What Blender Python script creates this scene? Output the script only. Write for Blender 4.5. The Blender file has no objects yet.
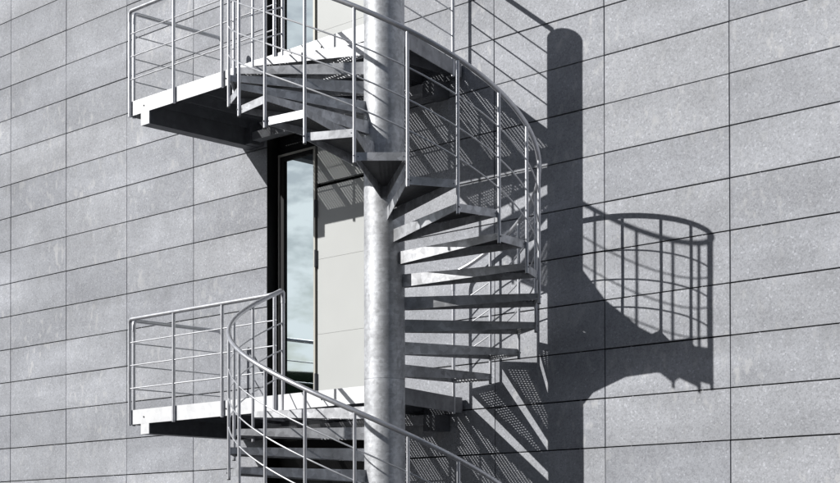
import bpy, bmesh, math, random
from mathutils import Vector, Matrix
random.seed(7)
R = math.radians
scene = bpy.context.scene
COL = scene.collection

# ------------------------------------------------------------------ measured layout (metres, z = 0 at eye level)
XC, YC = -2.4034, -1.3308          # column centre
RC = .165                          # column radius
RP = 1.2497                        # radius of the post circle
T0, STEP = 180.17, 17.917          # first post angle, angle per tread
Z0 = 1.3277                        # lower landing
RISE = .17445
H = 17 * RISE                      # storey height
ZU = Z0 + H                        # upper landing
HR = 1.0714                        # handrail above a tread at its post
GROUND = Z0 - H
SUN_AZ, SUN_EL = .535, .5326       # light travels towards (+sin, +cos)
CX0 = -5.895                       # left edge of the landings

# ------------------------------------------------------------------ materials
def mat(name):
    m = bpy.data.materials.new(name); m.use_nodes = True
    nt = m.node_tree; nt.nodes.clear()
    out = nt.nodes.new('ShaderNodeOutputMaterial')
    b = nt.nodes.new('ShaderNodeBsdfPrincipled')
    nt.links.new(b.outputs[0], out.inputs[0])
    return m, nt, b, out
def N(nt, t, **kw):
    n = nt.nodes.new(t)
    for k, v in kw.items(): setattr(n, k, v)
    return n
def math_(nt, op, a, b=None, c=None):
    n = N(nt, 'ShaderNodeMath', operation=op)
    for i, v in enumerate((a, b, c)):
        if v is None: continue
        if isinstance(v, (int, float)): n.inputs[i].default_value = v
        else: nt.links.new(v, n.inputs[i])
    return n.outputs[0]
def mixc(nt, f, a, b, blend='MIX'):
    n = N(nt, 'ShaderNodeMix', data_type='RGBA', blend_type=blend)
    for i, v in ((0, f), (6, a), (7, b)):
        if isinstance(v, (int, float)): n.inputs[i].default_value = v
        elif isinstance(v, tuple): n.inputs[i].default_value = (*v, 1)
        else: nt.links.new(v, n.inputs[i])
    return n.outputs[2]
def noise(nt, vec, scale, detail=4, rough=.55):
    n = N(nt, 'ShaderNodeTexNoise'); n.inputs['Scale'].default_value = scale
    n.inputs['Detail'].default_value = detail; n.inputs['Roughness'].default_value = rough
    nt.links.new(vec, n.inputs['Vector']); return n.outputs['Fac']
def ramp(nt, fac, stops):
    n = N(nt, 'ShaderNodeValToRGB'); e = n.color_ramp.elements
    while len(e) < len(stops): e.new(.5)
    for el, (p, c) in zip(e, stops):
        el.position = p; el.color = (c, c, c, 1) if isinstance(c, (int, float)) else (*c, 1)
    nt.links.new(fac, n.inputs[0]); return n.outputs[0]

def galvanized(name, base, metallic, rough, holes=None, spangle=22., contrast=1., streak=False):
    m, nt, b, out = mat(name)
    tc = N(nt, 'ShaderNodeTexCoord'); geo = N(nt, 'ShaderNodeNewGeometry')
    pos = geo.outputs['Position']
    v = N(nt, 'ShaderNodeTexVoronoi'); v.inputs['Scale'].default_value = spangle
    # distorted spangle
    nz = N(nt, 'ShaderNodeTexNoise'); nz.inputs['Scale'].default_value = 9; nt.links.new(pos, nz.inputs['Vector'])
    vm = N(nt, 'ShaderNodeVectorMath', operation='MULTIPLY_ADD'); nt.links.new(nz.outputs['Color'], vm.inputs[0])
    vm.inputs[1].default_value = (.03,) * 3; nt.links.new(pos, vm.inputs[2])
    nt.links.new(vm.outputs[0], v.inputs['Vector'])
    cell = N(nt, 'ShaderNodeSeparateColor'); nt.links.new(v.outputs['Color'], cell.inputs[0])
    sp = ramp(nt, cell.outputs[0], [(0, 1 - .16 * contrast), (1, 1 + .0 * contrast)])
    mott = ramp(nt, noise(nt, pos, 5, 6, .65), [(.32, 1 - .22 * contrast), (.62, 1)])
    c = mixc(nt, 1., base, sp, 'MULTIPLY'); c = mixc(nt, 1., c, mott, 'MULTIPLY')
    if streak:
        mp = N(nt, 'ShaderNodeMapping'); mp.inputs['Scale'].default_value = (3.5, 3.5, 42)
        nt.links.new(pos, mp.inputs[0])
        st = ramp(nt, noise(nt, mp.outputs[0], 1., 5, .7), [(.38, .86), (.58, 1.)])
        c = mixc(nt, .75, c, mixc(nt, 1., c, st, 'MULTIPLY'))
        mp2 = N(nt, 'ShaderNodeMapping'); mp2.inputs['Scale'].default_value = (16, 16, 4)
        nt.links.new(pos, mp2.inputs[0])
        sc = ramp(nt, noise(nt, mp2.outputs[0], 1., 3, .5), [(.66, 1.), (.74, .72)])
        c = mixc(nt, 1., c, sc, 'MULTIPLY')
    nt.links.new(c, b.inputs['Base Color'])
    b.inputs['Metallic'].default_value = metallic
    rr = math_(nt, 'MULTIPLY_ADD', noise(nt, pos, 14, 3), .22, rough - .11)
    nt.links.new(rr, b.inputs['Roughness'])
    bp = N(nt, 'ShaderNodeBump'); bp.inputs['Strength'].default_value = .12; bp.inputs['Distance'].default_value = .004
    nt.links.new(noise(nt, pos, 60, 3), bp.inputs['Height']); nt.links.new(bp.outputs[0], b.inputs['Normal'])
    if holes:
        # real punched holes: (pitch x, pitch y, half width, half length, solid strip every, strip width)
        px, py, hx, hy, every, strip = holes
        s = N(nt, 'ShaderNodeSeparateXYZ'); nt.links.new(tc.outputs['Object'], s.inputs[0])
        def cellpos(o, p):
            fr = math_(nt, 'FRACT', math_(nt, 'DIVIDE', math_(nt, 'ADD', o, 50 * p * 20), p))
            return math_(nt, 'MULTIPLY', math_(nt, 'SUBTRACT', fr, .5), p)
        ex = math_(nt, 'POWER', math_(nt, 'ABSOLUTE', math_(nt, 'DIVIDE', cellpos(s.outputs[0], px), hx)), 2)
        ey = math_(nt, 'POWER', math_(nt, 'ABSOLUTE', math_(nt, 'DIVIDE', cellpos(s.outputs[1], py), hy)), 2)
        inside = math_(nt, 'LESS_THAN', math_(nt, 'ADD', ex, ey), 1.)
        if every < 0:                                         # perforated strip: the rear of each tread stays solid
            inside = math_(nt, 'MULTIPLY', inside, math_(nt, 'GREATER_THAN', math_(nt, 'DIVIDE', s.outputs[1], s.outputs[0]), every))
        if every > 0:
            solid = math_(nt, 'GREATER_THAN', math_(nt, 'ABSOLUTE', cellpos(s.outputs[0], every)), every / 2 - strip / 2)
            inside = math_(nt, 'MULTIPLY', inside, math_(nt, 'SUBTRACT', 1., solid))
        tr = N(nt, 'ShaderNodeBsdfTransparent'); mx = N(nt, 'ShaderNodeMixShader')
        nt.links.new(inside, mx.inputs[0]); nt.links.new(b.outputs[0], mx.inputs[1]); nt.links.new(tr.outputs[0], mx.inputs[2])
        nt.links.new(mx.outputs[0], out.inputs[0])
    return m

M = {}
M['zinc'] = galvanized('galvanized_plate', (.78, .795, .83), .62, .52, contrast=1.9)
M['edge'] = galvanized('shaded_plate', (.42, .43, .46), .4, .55, contrast=1.4)  # darker copy of the fascia plate, shade put into the colour
M['fascia'] = galvanized('galvanized_fascia', (.84, .85, .87), .4, .5, contrast=.5)
M['zinc_column'] = galvanized('galvanized_column', (.76, .78, .815), .5, .56, spangle=40, contrast=1.5, streak=True)
M['zinc_tube'] = galvanized('galvanized_tube', (.70, .71, .75), .7, .38, contrast=.6)
M['zinc_bar'] = galvanized('galvanized_bar', (.72, .73, .76), .7, .42, contrast=.5)
M['shade_dark_steel'] = galvanized('galvanized_shaded', (.15, .157, .175), .05, .55)  # same galvanized steel, shade under the landings painted into its colour
M['shade_dark_steel'].node_tree.nodes['Principled BSDF'].inputs['Specular IOR Level'].default_value = .25
M['deck'] = galvanized('perforated_deck', (.075, .078, .085), .0, .6, holes=(.033, .0225, .0086, .0084, 0, 0))  # dark base: the shaded underside is put into the colour
M['tread'] = galvanized('perforated_tread', (.085, .088, .095), .0, .6, holes=(.029, .033, .0068, .0110, -.04, 0))  # treads likewise darkened, underside shade painted in

def granite():
    m, nt, b, out = mat('granite')
    geo = N(nt, 'ShaderNodeNewGeometry'); pos = geo.outputs['Position']
    rnd = geo.outputs['Random Per Island']
    base = ramp(nt, rnd, [(0, (.322, .334, .366)), (.5, (.360, .373, .405)), (1, (.398, .410, .441))])
    base.node.color_ramp.interpolation = 'LINEAR'
    # each slab is cut from its own piece of stone: shift the pattern by slab
    off = N(nt, 'ShaderNodeCombineXYZ')
    nt.links.new(math_(nt, 'MULTIPLY', rnd, 57.), off.inputs[1])
    va = N(nt, 'ShaderNodeVectorMath', operation='ADD'); nt.links.new(pos, va.inputs[0]); nt.links.new(off.outputs[0], va.inputs[1])
    p2 = va.outputs[0]
    fine = ramp(nt, noise(nt, pos, 95, 3, .75), [(.3, .78), (.5, 1.), (.72, 1.18)])
    spk = N(nt, 'ShaderNodeTexVoronoi'); spk.inputs['Scale'].default_value = 75; nt.links.new(pos, spk.inputs['Vector'])
    sps = N(nt, 'ShaderNodeSeparateColor'); nt.links.new(spk.outputs['Color'], sps.inputs[0])
    grain = ramp(nt, sps.outputs[0], [(0, .80), (.5, 1.), (.93, 1.04), (1, 1.32)])
    cloud = ramp(nt, noise(nt, p2, 2.3, 5, .6), [(.28, .88), (.7, 1.11)])
    # pale flaky patches, leaning like the quarry grain
    mp = N(nt, 'ShaderNodeMapping'); mp.inputs['Rotation'].default_value = (0, R(28), 0); mp.inputs['Scale'].default_value = (15, 9, 8)
    nt.links.new(p2, mp.inputs[0])
    fl = noise(nt, mp.outputs[0], 1., 3, .5)
    zone = ramp(nt, noise(nt, p2, .9, 2), [(.44, 0.), (.60, 1.)])
    patch = math_(nt, 'MULTIPLY', ramp(nt, fl, [(.56, 0.), (.66, 1.)]), zone)
    c = mixc(nt, 1., base, fine, 'MULTIPLY'); c = mixc(nt, 1., c, grain, 'MULTIPLY'); c = mixc(nt, 1., c, cloud, 'MULTIPLY')
    c = mixc(nt, math_(nt, 'MULTIPLY', patch, .62), c, (.50, .505, .515))
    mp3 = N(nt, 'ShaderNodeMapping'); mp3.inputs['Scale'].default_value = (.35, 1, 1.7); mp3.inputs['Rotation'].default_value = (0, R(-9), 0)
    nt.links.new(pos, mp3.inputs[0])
    reflected_wash = ramp(nt, noise(nt, mp3.outputs[0], .95, 4, .55), [(.36, .86), (.54, 1.02), (.70, 1.28)])  # pale bands: light reflected from windows, painted into the stone colour
    c = mixc(nt, 1., c, reflected_wash, 'MULTIPLY')
    # rain dirt gathered under each horizontal joint, broken up by noise
    sz = N(nt, 'ShaderNodeSeparateXYZ'); nt.links.new(pos, sz.inputs[0])
    fz = math_(nt, 'FRACT', math_(nt, 'ADD', math_(nt, 'DIVIDE', sz.outputs[2], .4), 20 - .047))
    mp4 = N(nt, 'ShaderNodeMapping'); mp4.inputs['Scale'].default_value = (9, 9, .9); nt.links.new(p2, mp4.inputs[0])
    run = ramp(nt, noise(nt, mp4.outputs[0], 1., 4, .6), [(.45, 0.), (.7, 1.)])
    edge = ramp(nt, fz, [(.55, 0.), (1., 1.)])
    c = mixc(nt, math_(nt, 'MULTIPLY', math_(nt, 'MULTIPLY', run, edge), .38), c, (.20, .205, .21))
    foot = ramp(nt, fz, [(0, .35), (.09, 0.)])
    c = mixc(nt, math_(nt, 'MULTIPLY', foot, .5), c, (.22, .225, .235))
    nt.links.new(c, b.inputs['Base Color'])
    b.inputs['Roughness'].default_value = .62
    b.inputs['Specular IOR Level'].default_value = .35
    bp = N(nt, 'ShaderNodeBump'); bp.inputs['Strength'].default_value = .25; bp.inputs['Distance'].default_value = .003
    nt.links.new(noise(nt, pos, 110, 3), bp.inputs['Height']); nt.links.new(bp.outputs[0], b.inputs['Normal'])
    return m
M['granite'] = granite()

def plain(name, col, rough=.5, metallic=0., var=.08, scale=3., spec=.5):
    m, nt, b, out = mat(name)
    geo = N(nt, 'ShaderNodeNewGeometry')
    f = ramp(nt, noise(nt, geo.outputs['Position'], scale, 5), [(.3, 1 - var), (.7, 1 + var * .3)])
    nt.links.new(mixc(nt, 1., col, f, 'MULTIPLY'), b.inputs['Base Color'])
    b.inputs['Roughness'].default_value = rough; b.inputs['Metallic'].default_value = metallic
    b.inputs['Specular IOR Level'].default_value = spec
    return m
M['black'] = plain('black_aluminium', (.008, .008, .009), .55, spec=.3)
M['joint'] = plain('joint_shadow_gap', (.012, .012, .013), .9, spec=.1)
M['beige'] = plain('pale_panel_paint', (.548, .562, .552), .45, var=.05, scale=1.3)
M['frame'] = plain('bare_aluminium_frame', (.62, .60, .54), .35, .3)
M['cap'] = plain('dark_cap', (.02, .02, .022), .5)
M['asphalt'] = plain('asphalt', (.05, .05, .05), .9, var=.3, scale=1.5)
M['pave'] = plain('ground_paving', (.045, .046, .048), .9, var=.3, scale=.7)
M['blocker_dark'] = plain('skyline_dark', (.012, .018, .012), 1., var=.6, scale=.15, spec=0.)
m, nt, b, out = mat('coated_glass')
geo = N(nt, 'ShaderNodeNewGeometry')
b.inputs['Base Color'].default_value = (.86, .955, .965, 1); b.inputs['Metallic'].default_value = 1.; b.inputs['Roughness'].default_value = .015
bp = N(nt, 'ShaderNodeBump'); bp.inputs['Strength'].default_value = .02; bp.inputs['Distance'].default_value = .02
nt.links.new(noise(nt, geo.outputs['Position'], 1.6, 1), bp.inputs['Height']); nt.links.new(bp.outputs[0], b.inputs['Normal'])
M['glass'] = m

# ------------------------------------------------------------------ mesh helpers
def obj(name, bm, m, parent=None, smooth=False, bevel=0):
    if bevel:
        bmesh.ops.bevel(bm, geom=[e for e in bm.edges if e.calc_face_angle(0) > .6], offset=bevel, segments=1, affect='EDGES')
    bm.normal_update()
    me = bpy.data.meshes.new(name); bm.to_mesh(me); bm.free()
    me.materials.append(m)
    if smooth:
        for p in me.polygons: p.use_smooth = True
        try: me.set_sharp_from_angle(angle=R(35))
        except Exception: pass
    o = bpy.data.objects.new(name, me); COL.objects.link(o)
    if parent: o.parent = parent
    return o
def box(bm, x0, x1, y0, y1, z0, z1):
    vs = [bm.verts.new((x, y, z)) for z in (z0, z1) for y in (y0, y1) for x in (x0, x1)]
    for f in ((0, 2, 3, 1), (4, 5, 7, 6), (0, 1, 5, 4), (2, 6, 7, 3), (0, 4, 6, 2), (1, 3, 7, 5)):
        bm.faces.new([vs[i] for i in f])
def prism(bm, pts, z0, z1):
    """closed polygon in plan; z0/z1 numbers or per-point lists"""
    n = len(pts)
    a = z0 if isinstance(z0, (list, tuple)) else [z0] * n
    c = z1 if isinstance(z1, (list, tuple)) else [z1] * n
    lo = [bm.verts.new((p[0], p[1], z)) for p, z in zip(pts, a)]
    hi = [bm.verts.new((p[0], p[1], z)) for p, z in zip(pts, c)]
    bm.faces.new(lo[::-1]); bm.faces.new(hi)
    for i in range(n):
        j = (i + 1) % n; bm.faces.new((lo[i], lo[j], hi[j], hi[i]))
def tube(bm, path, r, seg=12, caps=True):
    path = [Vector(p) for p in path]
    rings = []; t0 = (path[1] - path[0]).normalized()
    up = Vector((0, 0, 1)) if abs(t0.z) < .9 else Vector((1, 0, 0))
    nrm = t0.cross(up).normalized()
    for i, p in enumerate(path):
        if i == 0: t = path[1] - p
        elif i == len(path) - 1: t = p - path[i - 1]
        else: t = (path[i + 1] - p).normalized() + (p - path[i - 1]).normalized()
        t.normalize()
        nrm = (nrm - t * nrm.dot(t)).normalized(); bn = t.cross(nrm)
        k = 1.
        if 0 < i < len(path) - 1:
            ca = (p - path[i - 1]).normalized().dot(t); k = 1 / max(ca, .7)
        rings.append([bm.verts.new(p + (nrm * math.cos(a) + bn * math.sin(a)) * r * (k if False else 1)) for a in (2 * math.pi * s / seg for s in range(seg))])
    for a, c in zip(rings, rings[1:]):
        for s in range(seg): bm.faces.new((a[s], a[(s + 1) % seg], c[(s + 1) % seg], c[s]))
    if caps: bm.faces.new(rings[0][::-1]); bm.faces.new(rings[-1])
def fillet(pts, rad, n=6):
    """polyline with rounded inner corners"""
    pts = [Vector(p) for p in pts]; out = [pts[0]]
    for a, p, c in zip(pts, pts[1:], pts[2:]):
        d1 = (a - p).normalized(); d2 = (c - p).normalized()
        r = min(rad, (a - p).length * .45, (c - p).length * .45)
        for i in range(n + 1):
            t = i / n; q = (p + d1 * r) * (1 - t) ** 2 + p * 2 * t * (1 - t) + (p + d2 * r) * t * t
            out.append(q)
    out.append(pts[-1]); return out
def tag(o, label=None, cat=None, group=None, kind=None):
    if label: o['label'] = label
    if cat: o['category'] = cat
    if group: o['group'] = group
    if kind: o['kind'] = kind
    return o
def empty(name, loc=(0, 0, 0)):
    o = bpy.data.objects.new(name, None); o.location = loc; COL.objects.link(o); return o

# ------------------------------------------------------------------ ground, skyline blocker
bm = bmesh.new(); bmesh.ops.create_circle(bm, cap_ends=True, segments=64, radius=900, matrix=Matrix.Translation((0, 0, GROUND)))
tag(obj('ground', bm, M['pave']), kind='structure')
bm = bmesh.new()                                             # unseen dark skyline for the glass to mirror; right side raised to block skylight
nx, ny = 60, 10; grid = []
for i in range(nx + 1):
    row = []
    for j in range(ny + 1):
        ang = R(140 + 215 * i / nx); d = 70 + 60 * j / ny
        hgt = (13.2 + 26 * max(0, min(1, (i - 27) / 14))) * math.sin(math.pi * j / ny) * (1 + .05 * math.sin(i * .9) + .03 * math.sin(i * 2.3 + 1))
        row.append(bm.verts.new((math.cos(ang) * d, math.sin(ang) * d, GROUND - .05 + hgt)))
    grid.append(row)
for i in range(nx):
    for j in range(ny): bm.faces.new((grid[i][j], grid[i + 1][j], grid[i + 1][j + 1], grid[i][j + 1]))
tag(obj('skyline_blocker', bm, M['blocker_dark'], smooth=True), kind='structure')

# ------------------------------------------------------------------ building
building = tag(empty('building', (-4.5, 0, GROUND)), 'modern building faced with grey granite slabs behind the spiral stair', 'building')
BI = Matrix.Translation((4.5, 0, -GROUND))
def bpart(name, bm, m, parent=None, **kw):
    if parent is None:
        bm.transform(BI); return obj(name, bm, m, building, **kw)
    bm.transform(BI); return obj(name, bm, m, parent, **kw)
G = .047; PH = .4; GAP = .0055
OPL, OPR = -5.445, -3.6                                       # door bay
TOPZ = 9.2
cols_l = [(OPL - 1.2 * (k + 1), OPL - 1.2 * k) for k in range(9)]
cols_r = [(OPR + 1.2 * k, OPR + 1.2 * (k + 1)) for k in range(9)]
cols = cols_l + cols_r
rows = [(.4 * (n + G), .4 * (n + 1 + G)) for n in range(-5, 22)]
for half in (cols_l, cols_r):
    bm = bmesh.new()
    for x0, x1 in half:
        for z0, z1 in rows:
            z0c = max(z0, GROUND + .01)
            dy = random.uniform(-.0018, .0018)
            ax, az = random.uniform(-.0012, .0012), random.uniform(-.0009, .0009)
            box(bm, x0 + GAP + ax, x1 - GAP + ax, dy, .03, z0c + GAP + az, z1 - GAP + az)
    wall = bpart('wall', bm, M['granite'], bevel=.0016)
bm = bmesh.new()
XL, XR = cols[8][0], cols[-1][1]
box(bm, XL, OPL - GAP, .032, .3, GROUND, rows[-1][1])
bpart('backing_wall', bm, M['joint'], wall)
bm = bmesh.new()
box(bm, OPR + GAP, XR, .032, .3, GROUND, rows[-1][1])
back = bpart('backing_wall', bm, M['joint'], wall)
bm = bmesh.new()                                              # steel anchors in the horizontal joints
for x0, x1 in cols:
    for z0, z1 in rows:
        for f in (.22, .78):
            x = x0 + 1.2 * f + random.uniform(-.01, .01)
            box(bm, x - .005, x + .005, .008, .02, z1 - .004, z1 + .004)
bpart('anchor', bm, M['granite'], wall)['kind'] = 'stuff'

D = .12                                                       # depth of the door plane
# dark reveal and shadow gap round the bay
bm = bmesh.new()
box(bm, OPL - GAP + .0005, OPL, .001, .3, GROUND, rows[-1][1])
box(bm, OPL, OPL + .045, D + .03, .3, GROUND, rows[-1][1])
box(bm, OPR, OPR + GAP - .0005, .001, .3, GROUND, rows[-1][1])
box(bm, OPL + .045, OPR, D + .06, .3, GROUND, rows[-1][1])
bpart('door_reveal', bm, M['black'])
def door_bay(zf):
    """one storey of the bay: narrow glazed light, pale door leaf, panels above"""
    ztop = zf + 2.62
    d = bmesh.new()                                           # glazed light frame
    xl, xr = -5.405, -4.852
    box(d, xl, xl + .016, D - .012, D + .055, zf, ztop)
    box(d, xr - .024, xr, D - .012, D + .055, zf, ztop)
    box(d, xl + .016, xr - .024, D - .012, D + .055, ztop - .022, ztop)
    box(d, xl + .016, xr - .024, D - .012, D + .055, zf, zf + .05)
    fr = bpart('glazed_door_light', d, M['frame'], bevel=.003)
    fr['label'] = 'narrow glazed light in a pale metal frame'
    g = bmesh.new()
    x = xl + .016
    box(g, x, x + .058, D - .002, D + .05, zf + .05, ztop - .022)
    box(g, xr - .034, xr - .024, D - .002, D + .05, zf + .05, ztop - .022)
    box(g, x + .058, xr - .034, D - .002, D + .05, ztop - .07, ztop - .022)
    bpart('gasket', g, M['black'], fr)
    g = bmesh.new(); box(g, x + .058, xr - .034, D + .012, D + .03, zf + .05, ztop - .07)
    bpart('pane', g, M['glass'], fr)
    # door leaf in three welded sheets
    leaf = bmesh.new(); x0, x1 = -4.826, OPR - .02
    zs = [zf + .02, zf + .765, zf + 1.50, zf + 2.205]
    for a, c in zip(zs, zs[1:]): box(leaf, x0, x1, D, D + .045, a + .0012, c - .0012)
    lf = bpart('door', leaf, M['beige'])
    b2 = bmesh.new(); box(b2, x0 + .004, x1 - .004, D + .004, D + .043, zs[0] + .004, zs[-1] - .004)
    bpart('door_core', b2, M['cap'], lf)
    for zz in (zf + .30, zf + 1.51, zf + 2.0):
        hb = bmesh.new()
        tube(hb, [(-4.838, D - .02, zz - .085), (-4.838, D - .02, zz + .085)], .011, 10)
        box(hb, -4.848, -4.82, D - .012, D - .002, zz - .08, zz + .08)
        bpart('hinge', hb, M['shade_dark_steel'], lf)
    k = bmesh.new()
    box(k, -4.852, -4.83, D + .012, D + .055, zf, zf + H)
    bpart('door_seal', k, M['black'], lf)
    up = bmesh.new()                                          # fixed panel above the door
    box(up, x0, x1, D, D + .045, zf + 2.245, zf + H - .16)
    bpart('transom_panel', up, M['beige'])
    up = bmesh.new()
    box(up, xl, xr - .004, D + .012, D + .055, ztop + .004, zf + H - .16)
    bpart('spandrel_panel', up, M['black'])
    up = bmesh.new()
    box(up, xl, x1, D - .01, D + .056, zf + H - .156, zf + H - .004)
    bpart('door_sill', up, M['frame'])
for zf in (Z0, ZU): door_bay(zf)
up = bmesh.new(); box(up, OPL + .045, OPR, D, D + .05, GROUND, Z0 - .16)
bpart('lower_panel', up, M['black'])

# ------------------------------------------------------------------ spiral stair
stair = tag(empty('spiral_staircase', (XC, YC, GROUND)),
            'galvanized steel spiral staircase winding round a thick steel column with two landings', 'spiral staircase')
SI = Matrix.Translation((-XC, -YC, -GROUND))
def spart(name, bm, m, parent=None, **kw):
    bm.transform(SI); return obj(name, bm, m, parent or stair, **kw)
def pol(r, a, z=0.): return Vector((XC + r * math.cos(R(a)), YC + r * math.sin(R(a)), z))

# column: two welded lengths with a fine seam
PT = 5.158
seams = [1.358, 1.358 + 2 * H]
bm = bmesh.new()
prof = [(0, GROUND), (RC, GROUND)]
prof += [(RC, 1.358 - .004), (RC - .003, 1.358 - .002), (RC - .003, 1.358 + .001), (RC, 1.358 + .003)]
prof += [(RC, PT - .008), (RC - .008, PT), (0, PT)]
SEG = 72; rings = []
for r, z in prof:
    if r == 0: rings.append([bm.verts.new((XC, YC, z))])
    else: rings.append([bm.verts.new(pol(r, 360 * i / SEG, z)) for i in range(SEG)])
for a, c in zip(rings, rings[1:]):
    for i in range(SEG):
        j = (i + 1) % SEG
        if len(a) == 1: bm.faces.new((a[0], c[j], c[i]))
        elif len(c) == 1: bm.faces.new((a[i], a[j], c[0]))
        else: bm.faces.new((a[i], a[j], c[j], c[i]))
spart('column', bm, M['zinc_column'], smooth=True)

# --- one tread, built once in its own frame: local x runs outward along its middle
RT = 1.2345
def make_tread():
    h = STEP / 2 + .25
    def lp(r, a, side=0.):                                    # point at radius r, angle a, moved inward by side
        v = Vector((r * math.cos(R(a)), r * math.sin(R(a)), 0)); n = Vector((-math.sin(R(a)), math.cos(R(a)), 0))
        return v - n * side * (1 if a > 0 else -1)
    bm = bmesh.new(); th = .005
    for a in (-h, h):
        i0, i1 = lp(RC - .004, a), lp(RT, a); j0, j1 = lp(RC - .004, a, th), lp(RT, a, th)
        pts = [i0, i1, j1, j0]; zb = [-.102, -.050, -.050, -.102]
        if a > 0: pts = [i0, j0, j1, i1]; zb = [-.102, -.102, -.050, -.050]
        if a < 0: pts = [i0, i1, j1, j0]
        prism(bm, pts, zb, 0)
    a0, a1 = lp(RT, -h), lp(RT, h)                            # outer plate on the chord
    dx = Vector((th, 0, 0))
    prism(bm, [a0 + Vector((.0004, 0, 0)), a0 + dx, a1 + dx, a1 + Vector((.0004, 0, 0))], -.060, .0005)
    # inner hub plate welded on the column
    prism(bm, [lp(RC - .002, -h + 1.6), lp(RC + .006, -h + 1.6), lp(RC + .006, h - 1.6), lp(RC - .002, h - 1.6)], -.10, -.001)
    fr = bm
    pl = bmesh.new()
    q = [lp(RC - .002, -h, th), lp(RT - .0006, -h, th), lp(RT - .0006, h, th), lp(RC - .002, h, th)]
    prism(pl, q, -.0065, -.003)
    return fr, pl
fr, pl = make_tread()
def tread_bolts():
    out = []
    h = STEP / 2 + .25; cx = RT * math.cos(R(h)); hy = RT * math.sin(R(h))
    for sy in (-1, 1):
        b = bmesh.new(); tube(b, [(cx - .002, sy * (hy - .03), -.03), (cx + .006, sy * (hy - .03), -.03)], .0055, 6); out.append(b)
    return out
tread0 = obj('tread', fr, M['zinc'], stair)
plate0 = obj('tread_plate', pl, M['tread'], tread0)
tb = tread_bolts()
extra = [plate0] + [obj('bolt', b, M['shade_dark_steel'], tread0) for b in tb[:2]]
tread_used = False
def place_tread(k, zu):
    global tread_used
    if not tread_used: t, tread_used = tread0, True
    else:
        t = tread0.copy(); COL.objects.link(t); t.parent = stair
        for e in extra:
            c = e.copy(); COL.objects.link(c); c.parent = t
    t.location = (0, 0, zu - RISE * (k + 1) - GROUND)
    t.rotation_euler = (0, 0, R(T0 + STEP * (k + .5)))

# --- balusters: one bottom-bolted post, copied
def make_post(z0, z1, r=.0135):
    bm = bmesh.new(); tube(bm, [(0, 0, z0), (0, 0, z1)], r, 14)
    return bm
BR = .0135
pb = make_post(-.080, HR)
post0 = obj('baluster', pb, M['zinc_tube'], stair, smooth=True)
bb = bmesh.new()
tube(bb, [(-.030, 0, -.03), (.0185, 0, -.03)], .0065, 6)       # bolt through post and tread
bolt0 = obj('bolt', bb, M['shade_dark_steel'], post0)
bc = bmesh.new(); tube(bc, [(0, 0, -.086), (0, 0, -.0795)], .0142, 14)
cap0 = obj('end_cap', bc, M['cap'], post0, smooth=True)
post_used = False
def place_post(k, zu, dz=0.):
    global post_used
    if not post_used: p, post_used = post0, True
    else:
        p = post0.copy(); COL.objects.link(p); p.parent = stair
        for s in (bolt0, cap0):
            c = s.copy(); COL.objects.link(c); c.parent = p
    a = T0 + STEP * k
    v = pol(RP, a) - Vector((XC, YC, 0))
    p.location = (v.x, v.y, zu - RISE * (k + 1) - GROUND + dz)
    p.rotation_euler = (0, 0, R(a))

def helix(k0, k1, zu, off, r=RP, per=6):
    n = int(round((k1 - k0) * per)); out = []
    for i in range(n + 1):
        k = k0 + (k1 - k0) * i / n
        out.append(pol(r, T0 + STEP * k, zu - RISE * (k + 1) + off))
    return out
BARS = (HR - .275, HR - .510, HR - .737)
def flight(zu):
    for k in range(16): place_tread(k, zu)
    for k in range(1, 16): place_post(k, zu)
    rail = helix(.06, 15.93, zu, HR)
    a = pol(RP, T0); zl = zu - H
    zh = zu - RISE + HR
    path = fillet([(a.x, a.y, zh - .11), (a.x, a.y, zh + .002)] + [rail[1]], .04, 5)[:-1] + rail[1:-2]
    e = pol(RP, T0 + STEP * 16); ze = zl + HR
    path += fillet([rail[-3], (e.x, e.y, ze + .01), (e.x, e.y, ze - .14)], .07, 6)[1:]
    bm = bmesh.new(); tube(bm, path, .0195, 14)
    spart('handrail', bm, M['zinc_tube'], smooth=True)
    for off in BARS:
        bm = bmesh.new(); tube(bm, helix(.0, 16, zu, off), .0062, 8)
        spart('rail_bar', bm, M['zinc_bar'], smooth=True)
    # newel posts at both ends
    for q, z0_, z1_ in ((a, zu - .15, zh - .1), (e, zl - .15, ze - .13)):
        bm = bmesh.new(); tube(bm, [(q.x, q.y, z0_), (q.x, q.y, z1_)], .0165, 14)
        nw = spart('newel_post', bm, M['zinc_tube'], smooth=True)
for zu in (ZU, Z0): flight(zu)

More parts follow.
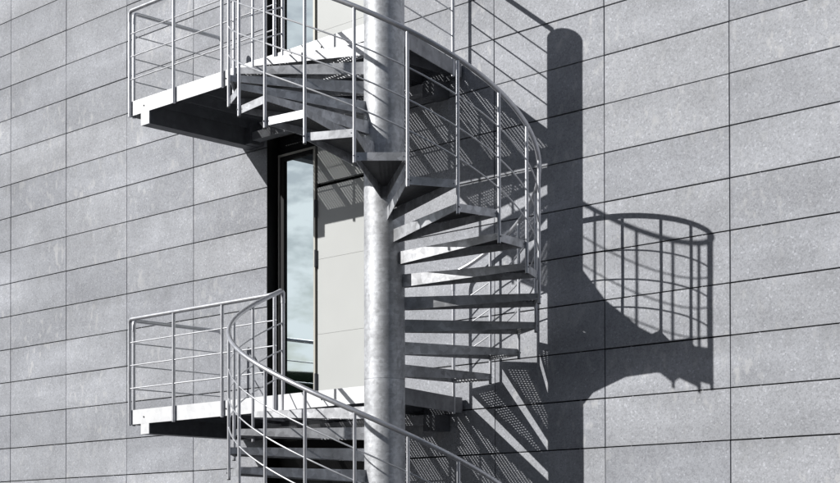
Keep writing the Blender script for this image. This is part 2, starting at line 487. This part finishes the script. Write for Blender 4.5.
# --- landings
LH = .87                                                      # landing handrail height
FB = .138                                                     # fascia depth
A16 = T0 + 16 * STEP
BACK = -.035
k16 = pol(RT, A16)
def landing(z, top):
    # deck outline
    arc = [pol(RC + .001, a) for a in [180 - (180 - (A16 - 360)) * i / 8 for i in range(9)]]
    yf = YC
    outline = [Vector((CX0, yf, 0)), Vector((XC - RC - .001, yf, 0))] + arc + [pol(RT, A16), Vector((k16.x, BACK, 0)), Vector((CX0, BACK, 0))]
    bm = bmesh.new(); prism(bm, [(p.x, p.y) for p in outline], z - .0065, z - .004)
    deck = spart('landing', bm, M['deck'])
    # fascia along the front, the side, the stair edge and the wall
    f = bmesh.new(); t = .008
    box(f, CX0, XC - RC + .004, yf - t, yf - .0005, z - FB, z)
    r0, r1 = pol(RC - .003, A16), pol(RT, A16)
    n = Vector((-math.sin(R(A16)), math.cos(R(A16)), 0)) * -t
    n2 = n * .05
    g = bmesh.new()
    prism(g, [(r0 + n2)[:2], (r0 + n)[:2], (r1 + n)[:2], (r1 + n2)[:2]][::1], z - FB, z)
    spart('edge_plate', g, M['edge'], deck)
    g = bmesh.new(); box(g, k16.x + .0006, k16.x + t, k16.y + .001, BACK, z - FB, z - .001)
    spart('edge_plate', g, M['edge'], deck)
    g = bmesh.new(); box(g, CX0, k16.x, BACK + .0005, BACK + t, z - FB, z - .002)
    spart('wall_edge_plate', g, M['shade_dark_steel'], deck)  # back plate darkened, the shade beside the wall is in its colour
    box(f, CX0 - t, CX0 - .0005, yf - t, BACK + t, z - FB, z - .001)
    spart('fascia', f, M['fascia'], deck)
    # beams under the deck running to the wall
    # folded ribs of the grating and the stiffeners below it
    e0 = pol(RC + .004, A16)
    def ystart(x):
        if x < XC - RC - .004: return yf + .002
        if x < e0.x: return YC + math.sqrt(max(0, (RC + .004) ** 2 - (x - XC) ** 2)) if x > XC - RC - .003 else yf
        return None
    g = bmesh.new(); i0 = math.ceil((CX0 - XC) / .033)
    i = i0
    while XC + .033 * i < k16.x - .004 or XC + .033 * i < e0.x:
        x = XC + .033 * i; i += 1
        if x < CX0 + .004: continue
        y = ystart(x)
        if x > k16.x - .004:                                  # strip between the wall edge and the radial edge
            tt = (x - k16.x) / (pol(RC, A16).x - k16.x); lim = k16.y + (pol(RC, A16).y - k16.y) * tt - .012
            break
        if y is None: continue
        box(g, x - .001, x + .001, y, BACK - .001, z - .0195, z - .0068)
    spart('grating_rib', g, M['shade_dark_steel'], deck)['kind'] = 'stuff'
    for j in range(1, 10):
        x = XC + .033 * (math.ceil((CX0 - XC) / .033) + 10 * j)
        if x > k16.x - .02: break
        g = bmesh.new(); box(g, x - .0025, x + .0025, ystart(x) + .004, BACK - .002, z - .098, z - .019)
        spart('stiffener', g, M['shade_dark_steel'], deck)
    xs = (-5.65, -4.35, -3.30)
    for i, x in enumerate(xs):
        b = bmesh.new()
        if i == 0:
            z1, z2 = z - .0125, z - (.258 if top else .238)
            box(b, x - .065, x + .065, yf - t - .0005, yf + .0035, z2, z - FB - .0005)
            spart('beam_end_plate', b, M['fascia'], deck); b = bmesh.new()
            box(b, x + .055, x + .065, yf + .004, -.002, z2, z - .012)
            box(b, x - .065, x + .055, yf + .004, -.002, z2, z2 + .008)
            box(b, x - .065, x + .055, yf + .004, -.002, z - .02, z - .012)
            box(b, x + .0655, x + .15, -.17, -.002, z2 + .004, z - .05)
        else:
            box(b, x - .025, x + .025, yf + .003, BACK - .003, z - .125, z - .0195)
        spart('support_beam', b, M['shade_dark_steel'], deck)
    b = bmesh.new()                                           # ledger beside the wall with its end bracket
    box(b, -5.575, -3.08, -.15, -.045, z - .222, z - .142)
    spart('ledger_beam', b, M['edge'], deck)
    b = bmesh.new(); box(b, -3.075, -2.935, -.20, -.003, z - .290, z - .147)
    spart('wall_bracket', b, M['shade_dark_steel'], deck, bevel=.006)
    # bolts on the fascia
    for x in (-5.665, -3.15, -4.425):
        b = bmesh.new(); tube(b, [(x, yf - t - .006, z - .075), (x, yf - t + .001, z - .075)], .008, 6)
        spart('bolt', b, M['cap'], deck)
    # railing: front with four posts
    yp = yf - t - .0165
    zt = z + LH
    def post(x, y, ztop_, r=.0165, zb=None):
        b = bmesh.new(); tube(b, [(x, y, z - .15 if zb is None else zb), (x, y, ztop_)], r, 14)
        p = spart('railing_post', b, M['zinc_tube'], deck, smooth=True)
        c = bmesh.new()
        return p
    a0 = pol(RP, T0)
    x_c = -5.874
    zend = z - RISE + HR
    path = fillet([(x_c, yp, zt - .1), (x_c, yp, zt), (-3.76, yp, zt), (a0.x - .02, a0.y, zend + .003)], .045, 6)
    b = bmesh.new(); tube(b, path, .0195, 14); spart('handrail', b, M['zinc_tube'], deck, smooth=True)
    post(x_c, yp, zt - .09)
    for x in (-5.179, -4.462, -3.739): post(x, yp, zt)
    for hgt in (.205, .425, .645):
        b = bmesh.new(); tube(b, [(x_c - .02, yp, z + hgt), (-3.715, yp, z + hgt)], .0062, 8)
        spart('rail_bar', b, M['zinc_bar'], deck, smooth=True)
    # side railing to the wall
    xs_ = CX0 + .012 ; y0 = yp + .055; y1 = -.23
    path = fillet([(xs_, y0, zt - .11), (xs_, y0, zt - .006), (xs_, y1, zt - .006), (xs_, y1, zt - .11)], .045, 6)
    b = bmesh.new(); tube(b, path, .0195, 14); spart('handrail', b, M['zinc_tube'], deck, smooth=True)
    post(xs_, y0, zt - .1); post(xs_, y1, zt - .1)
    for hgt in (.205, .425, .645):
        b = bmesh.new(); tube(b, [(xs_, y0, z + hgt), (xs_, y1, z + hgt)], .0062, 8)
        spart('rail_bar', b, M['zinc_bar'], deck, smooth=True)
    if top:                                                   # guard along the open stair edge
        e = pol(RP, A16)
        for hgt in (.205, .425, .645):
            b = bmesh.new(); i0 = pol(RC - .01, A16, z + hgt); i1 = pol(RP + .02, A16, z + hgt)
            tube(b, [i0, i1], .0062, 8); spart('rail_bar', b, M['zinc_bar'], deck, smooth=True)
        b = bmesh.new()
        tube(b, fillet([pol(RC - .01, A16, zt), pol(RP, A16, zt), pol(RP, A16, zt - .1)], .045, 6), .0195, 14)
        spart('handrail', b, M['zinc_tube'], deck, smooth=True)
        post(e.x, e.y, zt - .09)
landing(ZU, True); landing(Z0, False)

# ------------------------------------------------------------------ world and sun
w = bpy.data.worlds.new('World'); scene.world = w; w.use_nodes = True
nt = w.node_tree; nt.nodes.clear()
out = N(nt, 'ShaderNodeOutputWorld'); bg = N(nt, 'ShaderNodeBackground'); sky = N(nt, 'ShaderNodeTexSky', sky_type='NISHITA')
sky.sun_disc = False; sky.sun_elevation = SUN_EL
SKY_STRENGTH = .05
sky.sun_rotation = math.pi + SUN_AZ                            # clockwise from +Y: the sun stands at (-sin, -cos)
tc = N(nt, 'ShaderNodeTexCoord')
mp = N(nt, 'ShaderNodeMapping'); mp.inputs['Scale'].default_value = (1, 1, 2.6); nt.links.new(tc.outputs['Generated'], mp.inputs[0])
cl = ramp(nt, noise(nt, mp.outputs[0], 21., 9, .62), [(.43, .0), (.57, 1.)])
sz = N(nt, 'ShaderNodeSeparateXYZ'); nt.links.new(tc.outputs['Generated'], sz.inputs[0])
low = ramp(nt, sz.outputs[2], [(.24, 1.), (.40, .10)])
c = mixc(nt, math_(nt, 'MULTIPLY', cl, low), sky.outputs[0], (15.5, 16., 16.6))
nt.links.new(c, bg.inputs[0]); bg.inputs[1].default_value = SKY_STRENGTH
nt.links.new(bg.outputs[0], out.inputs[0])

sl = bpy.data.lights.new('sun', 'SUN'); sl.energy = 4.7; sl.angle = R(.4); sl.color = (1., .98, .95)
so = bpy.data.objects.new('sun', sl); COL.objects.link(so)
d = Vector((math.sin(SUN_AZ) * math.cos(SUN_EL), math.cos(SUN_AZ) * math.cos(SUN_EL), -math.sin(SUN_EL)))
so.rotation_euler = d.to_track_quat('-Z', 'Y').to_euler(); so.location = (-8, -12, 12)

# ------------------------------------------------------------------ camera (solved from the slab grid)
F_PX, CY_PX = 1599.56, 528.69
yaw, pitch, roll = .7755, .01233, -.00173
cam = bpy.data.cameras.new('camera'); co = bpy.data.objects.new('camera', cam); COL.objects.link(co)
Fv = Vector((-math.sin(yaw) * math.cos(pitch), math.cos(yaw) * math.cos(pitch), math.sin(pitch)))
Rv = Vector((math.cos(yaw), math.sin(yaw), 0)); Uv = Rv.cross(Fv)
R2 = Rv * math.cos(roll) + Uv * math.sin(roll); U2 = Uv * math.cos(roll) - Rv * math.sin(roll)
mw = Matrix((R2, U2, -Fv)).transposed().to_4x4(); mw.translation = (6.82167, -10.33574, 0)
co.matrix_world = mw
cam.sensor_fit = 'HORIZONTAL'; cam.sensor_width = 36; cam.lens = F_PX / 840 * 36
cam.shift_y = (CY_PX - 241.5) / 840
cam.clip_start = .1; cam.clip_end = 3000
scene.camera = co

scene.render.engine = 'CYCLES'
vs = scene.view_settings
vs.view_transform = 'Standard'; vs.look = 'None'; vs.gamma = 1; vs.exposure = 0.; vs.use_curve_mapping = False
